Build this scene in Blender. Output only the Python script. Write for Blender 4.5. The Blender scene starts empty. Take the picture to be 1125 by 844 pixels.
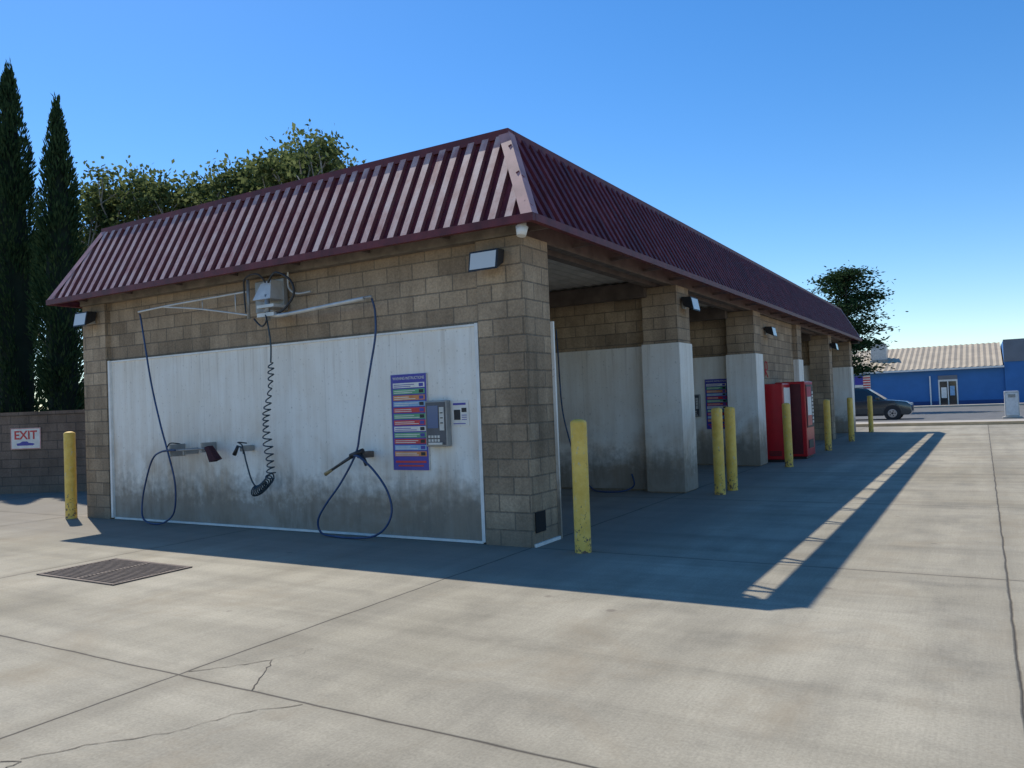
import bpy, math, random
import numpy as np
from mathutils import Vector as V, Matrix
random.seed(7); rng=np.random.default_rng(7)
S=bpy.context.scene
COL=S.collection

# ---------------------------------------------------------------- helpers
def link(o,parent=None):
    COL.objects.link(o)
    if parent is not None: o.parent=parent
    return o
def empty(name):
    o=bpy.data.objects.new(name,None); o.empty_display_size=.3
    return link(o)
def mesh(name,vs,fs,mat,parent=None,smooth=False):
    me=bpy.data.meshes.new(name); me.from_pydata([tuple(v) for v in vs],[],fs); me.update()
    if mat: me.materials.append(mat)
    if smooth:
        for p in me.polygons: p.use_smooth=True
    return link(bpy.data.objects.new(name,me),parent)
BF=[(0,3,2,1),(4,5,6,7),(0,1,5,4),(1,2,6,5),(2,3,7,6),(3,0,4,7)]
def bv(x0,x1,y0,y1,z0,z1):
    return [(x0,y0,z0),(x1,y0,z0),(x1,y1,z0),(x0,y1,z0),(x0,y0,z1),(x1,y0,z1),(x1,y1,z1),(x0,y1,z1)]
def box(name,x0,x1,y0,y1,z0,z1,mat,parent=None,bevel=0):
    o=mesh(name,bv(x0,x1,y0,y1,z0,z1),BF,mat,parent)
    if bevel:
        m=o.modifiers.new("b","BEVEL"); m.width=bevel; m.segments=2
    return o
def boxes(name,lst,mat,parent=None):
    vs=[];fs=[]
    for b in lst:
        k=len(vs); vs+=bv(*b); fs+=[tuple(i+k for i in f) for f in BF]
    return mesh(name,vs,fs,mat,parent)
def smoothpts(P,n=8):
    P=[V(p) for p in P]; out=[]
    for i in range(len(P)-1):
        a=P[max(i-1,0)];b=P[i];c=P[i+1];d=P[min(i+2,len(P)-1)]
        for k in range(n):
            t=k/n
            out.append(.5*((2*b)+(c-a)*t+(2*a-5*b+4*c-d)*t*t+(3*b-a-3*c+d)*t**3))
    out.append(P[-1]); return out
def tube(name,pts,r,mat,parent=None,sm=True,res=3):
    if sm: pts=smoothpts(pts)
    cu=bpy.data.curves.new(name,'CURVE'); cu.dimensions='3D'; cu.bevel_depth=r; cu.bevel_resolution=res; cu.use_fill_caps=True
    sp=cu.splines.new('POLY'); sp.points.add(len(pts)-1)
    for p,q in zip(sp.points,pts): p.co=(q[0],q[1],q[2],1)
    cu.materials.append(mat)
    return link(bpy.data.objects.new(name,cu),parent)
def cyl(name,p0,p1,r0,r1,mat,parent=None,n=20,smooth=True):
    p0=V(p0);p1=V(p1);d=(p1-p0).normalized()
    a=d.orthogonal().normalized();b=d.cross(a)
    vs=[];
    for p,r in((p0,r0),(p1,r1)):
        for i in range(n):
            t=2*math.pi*i/n; vs.append(p+(a*math.cos(t)+b*math.sin(t))*r)
    fs=[(i,(i+1)%n,n+(i+1)%n,n+i) for i in range(n)]+[tuple(range(n-1,-1,-1)),tuple(range(n,2*n))]
    o=mesh(name,vs,fs,mat,parent)
    if smooth:
        for p in o.data.polygons[:n]: p.use_smooth=True
    return o
def text(name,s,size,loc,mat,parent,rotz=0,sx=1,align='CENTER'):
    cu=bpy.data.curves.new(name,'FONT'); cu.body=s; cu.size=size; cu.extrude=.001; cu.align_x=align; cu.align_y='CENTER'
    cu.materials.append(mat); o=bpy.data.objects.new(name,cu)
    o.location=loc; o.rotation_euler=(math.pi/2,0,rotz); o.scale=(sx,1,1)
    return link(o,parent)

# ---------------------------------------------------------------- materials
class NT:
    def __init__(s,name):
        s.m=bpy.data.materials.new(name); s.m.use_nodes=True; s.t=s.m.node_tree; s.n=s.t.nodes
        s.b=s.n["Principled BSDF"]; s.out=s.n["Material Output"]
    def new(s,typ,**k):
        n=s.n.new(typ)
        for a,v in k.items(): setattr(n,a,v)
        return n
    def L(s,a,b): s.t.links.new(a,b)
    def math(s,op,a,b=None,c=None,clamp=False):
        n=s.new('ShaderNodeMath',operation=op); n.use_clamp=clamp
        for i,v in enumerate((a,b,c)):
            if v is None: continue
            if isinstance(v,(int,float)): n.inputs[i].default_value=v
            else: s.L(v,n.inputs[i])
        return n.outputs[0]
    def ramp(s,f,stops):
        n=s.new('ShaderNodeValToRGB'); e=n.color_ramp.elements
        while len(e)<len(stops): e.new(.5)
        for q,(p,c) in zip(e,stops):
            q.position=p; q.color=(c,c,c,1) if isinstance(c,(int,float)) else (*c,1)
        s.L(f,n.inputs[0]); return n.outputs[0]
    def noise(s,vec,scale,detail=4,rough=.55,dist=0):
        n=s.new('ShaderNodeTexNoise'); n.inputs['Scale'].default_value=scale; n.inputs['Detail'].default_value=detail
        n.inputs['Roughness'].default_value=rough; n.inputs['Distortion'].default_value=dist
        if vec is not None: s.L(vec,n.inputs['Vector'])
        return n.outputs['Fac']
    def mix(s,f,a,b,mode='MIX'):
        n=s.new('ShaderNodeMix',data_type='RGBA',blend_type=mode)
        for i,v in ((0,f),(6,a),(7,b)):
            if isinstance(v,(int,float)): n.inputs[i].default_value=v if i==0 else (v,v,v,1)
            elif isinstance(v,tuple): n.inputs[i].default_value=(*v,1)
            else: s.L(v,n.inputs[i])
        return n.outputs[2]
    def pos(s): return s.new('ShaderNodeNewGeometry').outputs['Position']
    def scl(s,vec,x,y,z):
        n=s.new('ShaderNodeVectorMath',operation='MULTIPLY'); s.L(vec,n.inputs[0]); n.inputs[1].default_value=(x,y,z); return n.outputs[0]
    def sep(s,vec):
        n=s.new('ShaderNodeSeparateXYZ'); s.L(vec,n.inputs[0]); return n.outputs
    def comb(s,x,y,z):
        n=s.new('ShaderNodeCombineXYZ')
        for i,v in enumerate((x,y,z)):
            if isinstance(v,(int,float)): n.inputs[i].default_value=v
            else: s.L(v,n.inputs[i])
        return n.outputs[0]
    def bump(s,h,strength=.3,dist=.01):
        n=s.new('ShaderNodeBump'); n.inputs['Strength'].default_value=strength; n.inputs['Distance'].default_value=dist
        s.L(h,n.inputs['Height']); s.L(n.outputs[0],s.b.inputs['Normal'])
    def base(s,c):
        if isinstance(c,tuple): s.b.inputs['Base Color'].default_value=(*c,1)
        else: s.L(c,s.b.inputs['Base Color'])
    def rough(s,r):
        if isinstance(r,(int,float)): s.b.inputs['Roughness'].default_value=r
        else: s.L(r,s.b.inputs['Roughness'])

def plain(name,c,rough=.6,var=.25,scale=6,metal=0,bump=0):
    k=NT(name); n=k.noise(k.pos(),scale,3)
    lo=tuple(v*(1-var) for v in c); hi=tuple(min(1,v*(1+var)) for v in c)
    k.base(k.ramp(n,[(.3,lo),(.7,hi)])); k.rough(rough); k.b.inputs['Metallic'].default_value=metal
    if bump: k.bump(k.noise(k.pos(),60,2),bump,.005)
    return k.m

def mat_concrete():
    k=NT("lot_concrete"); p=k.pos(); x,y,z=k.sep(p)
    wob=k.math('MULTIPLY',k.math('SUBTRACT',k.noise(p,1.7,4),.5),.035)
    dx=k.math('PINGPONG',k.math('ADD',k.math('ADD',x,4.38+448),wob),2.24)
    dy=k.math('PINGPONG',k.math('ADD',k.math('ADD',y,-3.15+450),wob),2.25)
    d=k.math('MINIMUM',dx,dy)
    jn=k.math('ADD',.006,k.math('MULTIPLY',k.noise(p,3,3),.013))
    joint=k.math('SUBTRACT',1,k.math('DIVIDE',k.math('SUBTRACT',d,.001),jn,clamp=True),clamp=True)
    edge=k.ramp(d,[(0,.85),(.05,.45),(.2,0)])
    big=k.noise(p,.33,5,.6,.4); mid=k.noise(p,1.6,6,.65,.3); fine=k.noise(p,55,3,.7)
    col=k.ramp(big,[(.3,(.415,.365,.265)),(.5,(.49,.435,.325)),(.72,(.56,.50,.38))])
    col=k.mix(.6,col,k.ramp(mid,[(.25,.46),(.5,.88),(.7,1.0)]),'MULTIPLY')
    col=k.mix(.55,col,k.ramp(fine,[(.3,.60),(.65,1.05)]),'MULTIPLY')
    sx=k.math('FLOOR',k.math('DIVIDE',k.math('ADD',x,4.38+448),4.48)); sy=k.math('FLOOR',k.math('DIVIDE',k.math('ADD',y,-3.15+450),4.5))
    w=k.new('ShaderNodeTexWhiteNoise',noise_dimensions='2D'); k.L(k.comb(sx,sy,0),w.inputs['Vector'])
    col=k.mix(1,col,k.ramp(w.outputs['Value'],[(0,.88),(1,1.04)]),'MULTIPLY')
    st=k.noise(k.scl(p,1.6,.12,1),1.0,4,.6); col=k.mix(.5,col,k.ramp(st,[(.35,.62),(.6,1)]),'MULTIPLY')
    st2=k.noise(k.scl(p,.10,2.2,1),1.0,4,.6,.6); col=k.mix(.42,col,k.ramp(st2,[(.35,.62),(.55,1)]),'MULTIPLY')
    bf=k.noise(k.scl(p,90,3,1),1.0,2,.6); col=k.mix(.3,col,k.ramp(bf,[(.3,.78),(.6,1.03)]),'MULTIPLY')
    dn=k.noise(p,.75,6,.7,.8); col=k.mix(k.ramp(dn,[(.52,0),(.70,.45)]),col,(.29,.23,.15))
    vo=k.new('ShaderNodeTexVoronoi'); vo.inputs['Scale'].default_value=1.35; k.L(p,vo.inputs['Vector'])
    sp=k.math('ADD',vo.outputs['Distance'],k.math('MULTIPLY',k.noise(p,9,3),.12))
    col=k.mix(k.ramp(sp,[(.085,.6),(.125,0)]),col,(.16,.13,.10))
    v2=k.new('ShaderNodeTexVoronoi'); v2.inputs['Scale'].default_value=4.1; k.L(p,v2.inputs['Vector'])
    s2=k.math('ADD',v2.outputs['Distance'],k.math('MULTIPLY',k.noise(p,2.1,2),.14))
    col=k.mix(k.ramp(s2,[(.085,.55),(.10,0)]),col,(.12,.10,.08))
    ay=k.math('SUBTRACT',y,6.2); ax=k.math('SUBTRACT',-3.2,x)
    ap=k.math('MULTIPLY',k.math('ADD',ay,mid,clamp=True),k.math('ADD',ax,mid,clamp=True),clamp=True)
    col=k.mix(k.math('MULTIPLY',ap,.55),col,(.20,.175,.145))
    col=k.mix(k.math('MULTIPLY',edge,k.ramp(mid,[(.38,0),(.58,.7)])),col,(.22,.19,.14))
    col=k.mix(k.math('MULTIPLY',joint,.92),col,(.06,.05,.04))
    k.base(col); k.rough(k.ramp(mid,[(.3,.75),(.7,.95)]))
    h=k.math('ADD',k.math('MULTIPLY',fine,.3),k.math('MULTIPLY',joint,-2)); k.bump(h,.4,.008)
    k.b.inputs['Specular IOR Level'].default_value=.2
    return k.m

def mat_block(name="concrete_block",c1=(.56,.41,.27),c2=(.38,.275,.18),mort=(.29,.23,.165)):
    k=NT(name); p=k.pos(); x,y,z=k.sep(p)
    g=k.new('ShaderNodeNewGeometry'); nx,ny,nz=k.sep(g.outputs['Normal'])
    f=k.math('GREATER_THAN',k.math('ABSOLUTE',nx),.6)
    u=k.math('ADD',k.math('MULTIPLY',x,k.math('SUBTRACT',1,f)),k.math('MULTIPLY',k.math('ADD',y,.14),f))
    vec=k.comb(k.math('ADD',u,.18),k.math('ADD',z,.02),0)
    br=k.new('ShaderNodeTexBrick'); k.L(vec,br.inputs['Vector'])
    br.inputs['Scale'].default_value=1; br.inputs['Brick Width'].default_value=.4; br.inputs['Row Height'].default_value=.2
    br.inputs['Mortar Size'].default_value=.009; br.inputs['Mortar Smooth'].default_value=.35; br.inputs['Bias'].default_value=0
    br.inputs['Color1'].default_value=(*c1,1); br.inputs['Color2'].default_value=(*c2,1); br.inputs['Mortar'].default_value=(*mort,1)
    n=k.noise(p,1.1,5,.6); n2=k.noise(p,38,4,.7); n4=k.noise(k.scl(p,3,3,.5),1.5,4,.6)
    col=k.mix(.75,br.outputs['Color'],k.ramp(n,[(.3,.58),(.65,1.1)]),'MULTIPLY')
    col=k.mix(.65,col,k.ramp(n2,[(.3,.58),(.7,1.22)]),'MULTIPLY')
    col=k.mix(.5,col,k.ramp(n4,[(.38,.6),(.58,1.05)]),'MULTIPLY')
    low=k.ramp(k.math('ADD',z,k.math('MULTIPLY',n,.6)),[(.25,.6),(.75,0)])
    col=k.mix(low,col,(.20,.165,.125))
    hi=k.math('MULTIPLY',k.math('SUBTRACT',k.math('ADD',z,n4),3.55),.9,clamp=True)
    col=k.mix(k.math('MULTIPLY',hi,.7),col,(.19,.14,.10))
    k.base(col); k.rough(.93)
    h=k.math('ADD',k.math('MULTIPLY',br.outputs['Fac'],-1),k.math('MULTIPLY',n2,.6)); k.bump(h,.85,.012)
    k.b.inputs['Specular IOR Level'].default_value=.2
    return k.m

def mat_panel():
    k=NT("white_panel_dirty"); p=k.pos(); x,y,z=k.sep(p)
    n=k.noise(p,1.0,5,.62,.3); streak=k.noise(k.scl(p,5,5,.35),1.4,5,.65); n3=k.noise(p,9,4,.6); nb=k.noise(p,.62,5,.62,.5)
    col=k.ramp(n,[(.3,(.87,.79,.67)),(.6,(.93,.88,.79))])
    col=k.mix(.22,col,k.ramp(streak,[(.38,(.62,.52,.42)),(.6,1)]),'MULTIPLY')
    hz=k.math('SUBTRACT',1.75,z); hz=k.math('MULTIPLY',hz,k.ramp(nb,[(.44,0),(.58,1)]),clamp=True)
    col=k.mix(k.math('MULTIPLY',hz,k.ramp(streak,[(.3,.9),(.7,.4)])),col,(.50,.35,.22))
    gs=k.noise(k.scl(p,9,9,1.6),1.0,5,.7)
    patch=k.noise(p,1.7,4,.6)
    g2=k.math('MULTIPLY',k.math('SUBTRACT',1.2,z,clamp=True),k.math('MULTIPLY',k.ramp(gs,[(.44,.2),(.62,.9)]),k.ramp(patch,[(.42,0),(.56,1)])),clamp=True)
    col=k.mix(g2,col,(.27,.235,.19))
    low=k.math('SUBTRACT',1,k.math('DIVIDE',k.math('ADD',z,k.math('MULTIPLY',n3,-.7)),.42),clamp=True)
    col=k.mix(k.math('MULTIPLY',low,.8),col,(.24,.19,.14))
    drip=k.noise(k.scl(p,16,16,.5),1.0,4,.6); top=k.math('SUBTRACT',1,k.math('DIVIDE',k.math('SUBTRACT',2.53,z),.9),clamp=True)
    col=k.mix(k.math('MULTIPLY',top,k.ramp(drip,[(.54,0),(.68,.4)])),col,(.42,.34,.26))
    sp=k.noise(p,26,3,.6); col=k.mix(k.ramp(sp,[(.63,0),(.72,.5)]),col,(.38,.33,.26))
    sm=k.math('PINGPONG',k.math('ADD',x,122+5.03),.61)
    col=k.mix(k.ramp(sm,[(0,.35),(.006,0)]),col,(.35,.31,.26))
    k.base(col); k.rough(k.ramp(n3,[(.3,.45),(.7,.7)])); k.bump(n,.12,.03)
    k.b.inputs['Specular IOR Level'].default_value=.3
    return k.m

def mat_roof():
    k=NT("painted_roof_metal"); p=k.pos()
    n=k.noise(k.scl(p,3.2,3.2,.9),1.5,5,.65); n2=k.noise(p,14,4,.7); n3=k.noise(k.scl(p,5,5,1.0),1,2)
    col=k.ramp(n,[(.30,(.075,.009,.014)),(.52,(.125,.016,.021)),(.68,(.18,.035,.038)),(.84,(.26,.10,.09))])
    col=k.mix(.6,col,k.ramp(n3,[(.35,.5),(.65,1.15)]),'MULTIPLY')
    col=k.mix(k.ramp(n2,[(.62,0),(.78,.4)]),col,(.32,.18,.16))
    k.base(col); k.rough(k.ramp(n2,[(.3,.5),(.7,.72)])); k.bump(n2,.08,.01)
    k.b.inputs['Specular IOR Level'].default_value=.28
    return k.m
def mat_rib():
    k=NT("faded_sunlit_rib"); p=k.pos()
    n=k.noise(k.scl(p,4,4,1.2),1.4,5,.65); n2=k.noise(p,20,4,.7)
    col=k.ramp(n,[(.32,(.36,.15,.135)),(.5,(.54,.33,.295)),(.7,(.66,.48,.43))])  # faded paint, with the brightness of grazing sun also put into the colour
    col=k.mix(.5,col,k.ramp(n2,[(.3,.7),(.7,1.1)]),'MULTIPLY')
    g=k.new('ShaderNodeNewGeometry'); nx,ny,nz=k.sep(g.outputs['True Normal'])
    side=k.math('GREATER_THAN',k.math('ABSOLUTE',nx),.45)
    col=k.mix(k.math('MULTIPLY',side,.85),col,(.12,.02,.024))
    k.base(col); k.rough(.5); k.b.inputs['Specular IOR Level'].default_value=.35; return k.m

def mat_leaf(name,c1,c2,trans=.35):
    k=NT(name); g=k.new('ShaderNodeNewGeometry'); r=g.outputs['Random Per Island']
    n=k.noise(g.outputs['Position'],.9,2)
    f=k.math('ADD',k.math('MULTIPLY',r,.55),k.math('MULTIPLY',n,.5))
    col=k.ramp(f,[(.2,c1),(.8,c2)])
    d=k.new('ShaderNodeBsdfDiffuse'); t=k.new('ShaderNodeBsdfTranslucent'); m=k.new('ShaderNodeMixShader'); m.inputs[0].default_value=trans
    k.L(col,d.inputs[0]); k.L(col,t.inputs[0]); k.L(d.outputs[0],m.inputs[1]); k.L(t.outputs[0],m.inputs[2]); k.L(m.outputs[0],k.out.inputs[0])
    return k.m

def mat_yellow():
    k=NT("bollard_yellow_paint"); p=k.pos(); x,y,z=k.sep(p)
    n=k.noise(p,7,5,.65); n2=k.noise(k.scl(p,1,1,.5),30,4,.7)
    col=k.ramp(n,[(.3,(.74,.44,.06)),(.65,(.90,.60,.13))])
    col=k.mix(k.ramp(n2,[(.60,0),(.66,.85)]),col,(.64,.53,.34))
    chips=k.noise(p,16,5,.75); low=k.ramp(z,[(0,.15),(.5,0)])
    col=k.mix(k.ramp(k.math('ADD',chips,low),[(.655,0),(.68,1)]),col,(.17,.11,.07))
    k.base(col); k.rough(.6); k.bump(chips,.25,.006); return k.m

CONC=mat_concrete(); BLOCK=mat_block(); PANEL=mat_panel(); ROOF=mat_roof(); RIB=mat_rib(); YEL=mat_yellow()
BLOCKD=mat_block("boundary_block",(.28,.20,.15),(.22,.16,.12),(.15,.12,.10))
TRIMR=plain("maroon_trim",(.12,.018,.022),.55,.35,5)
HIPM=plain("faded_pink_flashing",(.44,.22,.20),.5,.3,4)
STEELD=plain("brown_painted_steel",(.12,.09,.075),.6,.3,4)
WOODB=plain("weathered_fascia",(.19,.155,.12),.8,.35,5,bump=.3)
DECK=plain("galvanised_deck",(.38,.36,.33),.55,.2,3)
WHT=plain("white_paint",(.82,.79,.73),.5,.1,8)
GREY=plain("grey_metal",(.34,.33,.31),.42,.2,6,.3)
LGREY=plain("light_grey_metal",(.58,.56,.52),.4,.15,6,.2)
BLK=plain("black_rubber",(.018,.018,.02),.5,.2,10)
HOSEB=plain("blue_hose",(.02,.05,.13),.4,.25,6)
HOSEG=plain("dark_coil_hose",(.025,.045,.06),.4,.2,8)
GUNM=plain("gun_grip",(.05,.05,.05),.5,.2,10)
MARO=plain("brush_dark",(.05,.012,.018),.9,.4,40,bump=.8)
DARK=plain("dark_void",(.012,.011,.010),.9,.2,4)
ASPH=plain("asphalt",(.14,.135,.125),.9,.2,1.2,bump=.4)
SIDE=plain("sidewalk_concrete",(.44,.39,.32),.9,.12,2,bump=.3)
CURBM=plain("kerb_tan_paint",(.52,.40,.24),.85,.2,2)
BLUEW=plain("blue_stucco",(.045,.17,.42),.8,.08,1.0)
BLUED=plain("navy_base",(.02,.06,.20),.7,.1,1)
TANR=plain("tan_metal_roof",(.42,.34,.23),.6,.15,.8)
GREYW=plain("grey_stucco",(.20,.21,.23),.85,.1,1)
SGN_P=plain("sign_blue_purple",(.055,.05,.34),.35,.1,4)
SGN_R=plain("sign_red",(.60,.035,.04),.35,.15,8)
SGN_G=plain("sign_green",(.12,.38,.19),.35,.15,8)
SGN_O=plain("sign_orange",(.68,.24,.07),.35,.15,8)
SGN_B=plain("sign_lightblue",(.24,.42,.62),.35,.15,8)
SGN_W=plain("sign_cream",(.80,.75,.67),.4,.1,8)
REDM=plain("vending_red",(.50,.010,.018),.28,.15,3)
def glassy(name,c,r=.08):
    k=NT(name); k.base(c); k.rough(r); k.b.inputs['Specular IOR Level'].default_value=.8; return k.m
GLS=glassy("dark_glass",(.02,.025,.03)); LENS=glassy("lamp_lens",(.66,.65,.60),.2); SCR=glassy("screen_blue",(.03,.10,.25),.15)
CARP=glassy("car_paint_teal",(.012,.035,.045),.22); CARP.node_tree.nodes["Principled BSDF"].inputs['Coat Weight'].default_value=.6
RIM=plain("alloy_rim",(.45,.45,.46),.3,.1,6,.8)
BARK=plain("bark_grey",(.20,.165,.13),.9,.35,6,bump=.5)
BARKL=plain("bark_pale",(.34,.30,.25),.9,.3,4,bump=.5)
CYP=mat_leaf("cypress_foliage",(.014,.036,.018),(.06,.095,.04),.15)
SYC=mat_leaf("sycamore_foliage",(.055,.085,.028),(.20,.23,.09),.45)
CED=mat_leaf("cedar_foliage",(.015,.04,.018),(.06,.095,.04),.2)
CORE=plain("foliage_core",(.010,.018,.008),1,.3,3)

# ---------------------------------------------------------------- ground
DRY=plain("dry_ground",(.22,.19,.13),.95,.25,.3)
mesh("ground",[(-900,-900,-.012),(900,-900,-.012),(900,900,-.012),(-900,900,-.012)],[(0,1,2,3)],DRY)
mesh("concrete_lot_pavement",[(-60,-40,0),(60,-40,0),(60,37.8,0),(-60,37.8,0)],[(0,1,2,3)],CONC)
mesh("road",[(-200,39.9,-.004),(200,39.9,-.004),(200,72.5,-.004),(-200,72.5,-.004)],[(0,1,2,3)],ASPH)
box("kerb",-60,60,37.8,38.0,-.01,.13,CURBM,bevel=.02)
box("sidewalk_pavement",-60,60,38.003,39.7,-.01,.125,SIDE)
box("kerb",-60,60,39.703,39.9,-.01,.13,SIDE,bevel=.02)
box("kerb",-200,200,72.5,72.7,-.01,.14,SIDE,bevel=.02)
box("sidewalk_pavement",-200,200,72.703,75.4,-.01,.135,SIDE)
lm=boxes("road_marking",[(-200+i*9,-197+i*9,55.9,56.02,-.003,.002) for i in range(44)],plain("yellow_line",(.55,.40,.08),.8))
CRK=plain("crack_dark",(.10,.08,.06),1,.3,9)
def crack(pts,w=.006,jit=.03,name="pavement_crack"):
    P=[]
    for i in range(len(pts)-1):
        a=V(pts[i]);b=V(pts[i+1]);n=max(2,int((b-a).length/.04))
        for k in range(n):
            q=a.lerp(b,k/n); P.append(V((q.x+random.gauss(0,jit*.3),q.y+random.gauss(0,jit*.3))))
    P.append(V(pts[-1]))
    vs=[];fs=[]
    for i,p in enumerate(P):
        d=(P[min(i+1,len(P)-1)]-P[max(i-1,0)]); d=V((d.x,d.y)).normalized(); n=V((-d.y,d.x)); ww=w*random.uniform(.25,1.1)
        vs+=[(p.x+n.x*ww,p.y+n.y*ww,.003),(p.x-n.x*ww,p.y-n.y*ww,.003)]
        if i: k=2*i; fs.append((k-2,k-1,k+1,k))
    return mesh(name,vs,fs,CRK)
crack([(-4.02,2.03),(-3.85,2.30),(-3.62,2.55),(-3.5,2.9),(-3.28,3.13)],.0034)
crack([(-4.42,2.1),(-4.1,1.95),(-4.0,2.03),(-3.9,1.6),(-3.6,1.2)],.0040)
crack([(-4.36,3.22),(-4.12,3.5),(-4.05,3.62),(-3.72,3.16)],.0045,.02)
crack([(-4.05,3.62),(-3.95,3.75),(-3.97,3.9)],.002,.03)

g=empty("drain_grate")
RUST=plain("rusty_steel",(.15,.11,.085),.8,.3,12)
box("pit_shade_plate",-8.6,-7.33,4.6,5.43,.001,.004,DARK,g)  # flat black plate, painted in for the shade inside the drain
boxes("frame",[(-8.62,-7.31,4.57,4.61,.002,.012),(-8.62,-7.31,5.42,5.46,.002,.012),(-8.64,-8.60,4.57,5.46,.002,.013),(-7.33,-7.29,4.57,5.46,.002,.013),(-7.98,-7.95,4.61,5.42,.002,.013)],RUST,g)
boxes("bars",[(-8.6,-7.33,4.64+i*.042,4.656+i*.042,.004,.011) for i in range(19)],RUST,g)

# ---------------------------------------------------------------- CAR WASH building
B=empty("car_wash_building")
XR,XL=-4.36,-12.85
PW=.62
piers=[(7.64,8.25,0),(12.82,13.46,1),(18.0,18.64,1),(22.8,23.4,1),(28.0,28.62,0),(32.8,33.4,1)]
boxes("piers_right",[(XR-PW,XR,a,b,0,3.5) for a,b,w in piers],BLOCK,B)
boxes("piers_left",[(XL,XL+PW,a,b,0,3.5) for a,b,w in piers],BLOCK,B)
xi0,xi1=XL+PW+.002,XR-PW-.002
walls=[(7.73,7.93),(13.04,13.24),(18.22,18.42),(23.0,23.2),(28.2,28.4),(33.0,33.2)]
boxes("bay_walls",[(xi0,xi1,a,b,0,3.56) for a,b in walls],BLOCK,B)
boxes("equipment_room_walls",[(XR-.3,XR-.12,18.642,22.798,0,3.5),(XL+.12,XL+.3,18.642,22.798,0,3.5)],BLOCK,B)
pl=[]
for i,(a,b) in enumerate(walls):
    if i==0: pl.append((-12.18,-5.03,a-.03,a-.001,.03,2.53)); pl.append((xi0,xi1,b+.001,b+.03,.03,2.52))
    else:
        pl.append((xi0+.02,xi1-.02,a-.03,a-.001,.03,2.52))
        if i<5: pl.append((xi0+.02,xi1-.02,b+.001,b+.03,.03,2.52))
boxes("wall_panels",pl,PANEL,B)
wr=[]
for a,b,w in piers:
    if w:
        wr.append((XR-PW-.03,XR+.02,a-.025,a-.001,.02,2.53))
        wr.append((XR+.001,XR+.022,a+.001,b+.02,.02,2.53))
        wr.append((XR-PW-.03,XR+.0,b+.001,b+.024,.02,2.53))
        wr.append((XL-.02,XL+PW+.03,a-.025,a-.001,.02,2.53))
wr.append((XR-PW-.03,XR+.035,8.252,8.285,.0,2.56))
boxes("pier_panels",wr,PANEL,B)
boxes("panel_trim",[(-5.045,-5.0,7.655,7.705,.02,2.56),(-12.21,-12.16,7.655,7.705,.02,2.56),(-12.16,-5.045,7.685,7.705,2.531,2.556),(-12.16,-5.045,7.68,7.72,.0,.028),
   (XR+.002,XR+.03,7.66,8.25,.0,.035)],WHT,B)
boxes("fascia_beam",[(XL,XR,7.60,7.728,3.503,3.72),(XL,XR,33.21,33.38,3.503,3.72)],WOODB,B)
boxes("header_beams",[(XR-.19,XR-.06,7.73,33.2,3.503,3.76),(XR-.50,XR-.36,8.29,33.2,3.503,3.62),(XL,XL+.14,7.73,33.2,3.503,3.76)],STEELD,B)
boxes("inner_beams",[(xi0+.2,XR-.52,y-.18,y,3.34,3.60) for y in (12.86,17.8,27.9,32.7)],STEELD,B)
vs=[];fs=[];xs=np.arange(XL+.15,XR-.195,.1)
for i,xx in enumerate(xs):
    zz=3.625+(.03 if i%2 else 0); vs+=[(xx,7.94,zz),(xx,33.0,zz)]
    if i: k=2*i; fs.append((k-2,k-1,k+1,k))
mesh("roof_deck",vs,fs,DECK,B)
ZE,ZT,INS=3.60,4.79,.62
ex0,ex1,ey0,ey1=-13.25,-4.06,7.34,33.75
SL=math.hypot(INS,ZT-ZE)
def mans(nm,A,Bp,n):
    A=V(A);Bp=V(Bp);n=V(n);a=(Bp-A);L=a.length;a.normalize(); s=-n*INS+V((0,0,ZT-ZE)); nn=(n*(ZT-ZE)+V((0,0,INS)))/SL
    mesh(nm+"_sheet",[A,Bp,Bp-a*INS+s,A+a*INS+s],[(0,1,2,3)],ROOF,B)
    vs=[];fs=[];u=.1
    while u<L-.05:
        f=min(1,u/INS,(L-u)/INS)
        if f>.1:
            j=random.uniform(-.007,.007); o=A+a*(u+j); hh=.040
            for q in (0.0,f):
                c=o+s*q
                vs+=[c-a*.058,c-a*.046+nn*hh,c+a*.046+nn*hh,c+a*.058]
            k=len(vs)-8; fs+=[(k,k+4,k+5,k+1),(k+1,k+5,k+6,k+2),(k+2,k+6,k+7,k+3),(k,k+1,k+2,k+3),(k+4,k+7,k+6,k+5)]
        u+=.205
    mesh(nm+"_ribs",vs,fs,RIB if n.y<-.5 else ROOF,B)  # front ribs take the lighter sunlit colour, other sides the dark sheet colour
mans("mansard_front",(ex0,ey0,ZE),(ex1,ey0,ZE),(0,-1,0))
mans("mansard_right",(ex1,ey0,ZE),(ex1,ey1,ZE),(1,0,0))
mans("mansard_back",(ex1,ey1,ZE),(ex0,ey1,ZE),(0,1,0))
mans("mansard_left",(ex0,ey1,ZE),(ex0,ey0,ZE),(-1,0,0))
tx0,tx1,ty0,ty1=ex0+INS,ex1-INS,ey0+INS,ey1-INS
def hip(nm,e,t,d1,d2):
    e=V(e);t=V(t);d1=V(d1);d2=V(d2)
    n1=V((-d2.x,-d2.y,0)); n2=V((-d1.x,-d1.y,0))
    lift=.046
    off=V((e.x-t.x,e.y-t.y,0)).normalized()*.055+V((0,0,.03)); w=.10
    f1=(n1*(ZT-ZE)+V((0,0,INS)))/SL*lift; f2=(n2*(ZT-ZE)+V((0,0,INS)))/SL*lift
    a=e+off;b=t+off
    vs=[a,b,t+d1*w+f1,e+d1*w+f1,t+d2*w+f2,e+d2*w+f2]
    mesh(nm,vs,[(0,1,2,3),(0,5,4,1)],HIPM,B)
hip("hip_flashing_1",(ex1,ey0,ZE),(tx1,ty0,ZT),(-1,0,0),(0,1,0))
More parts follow.
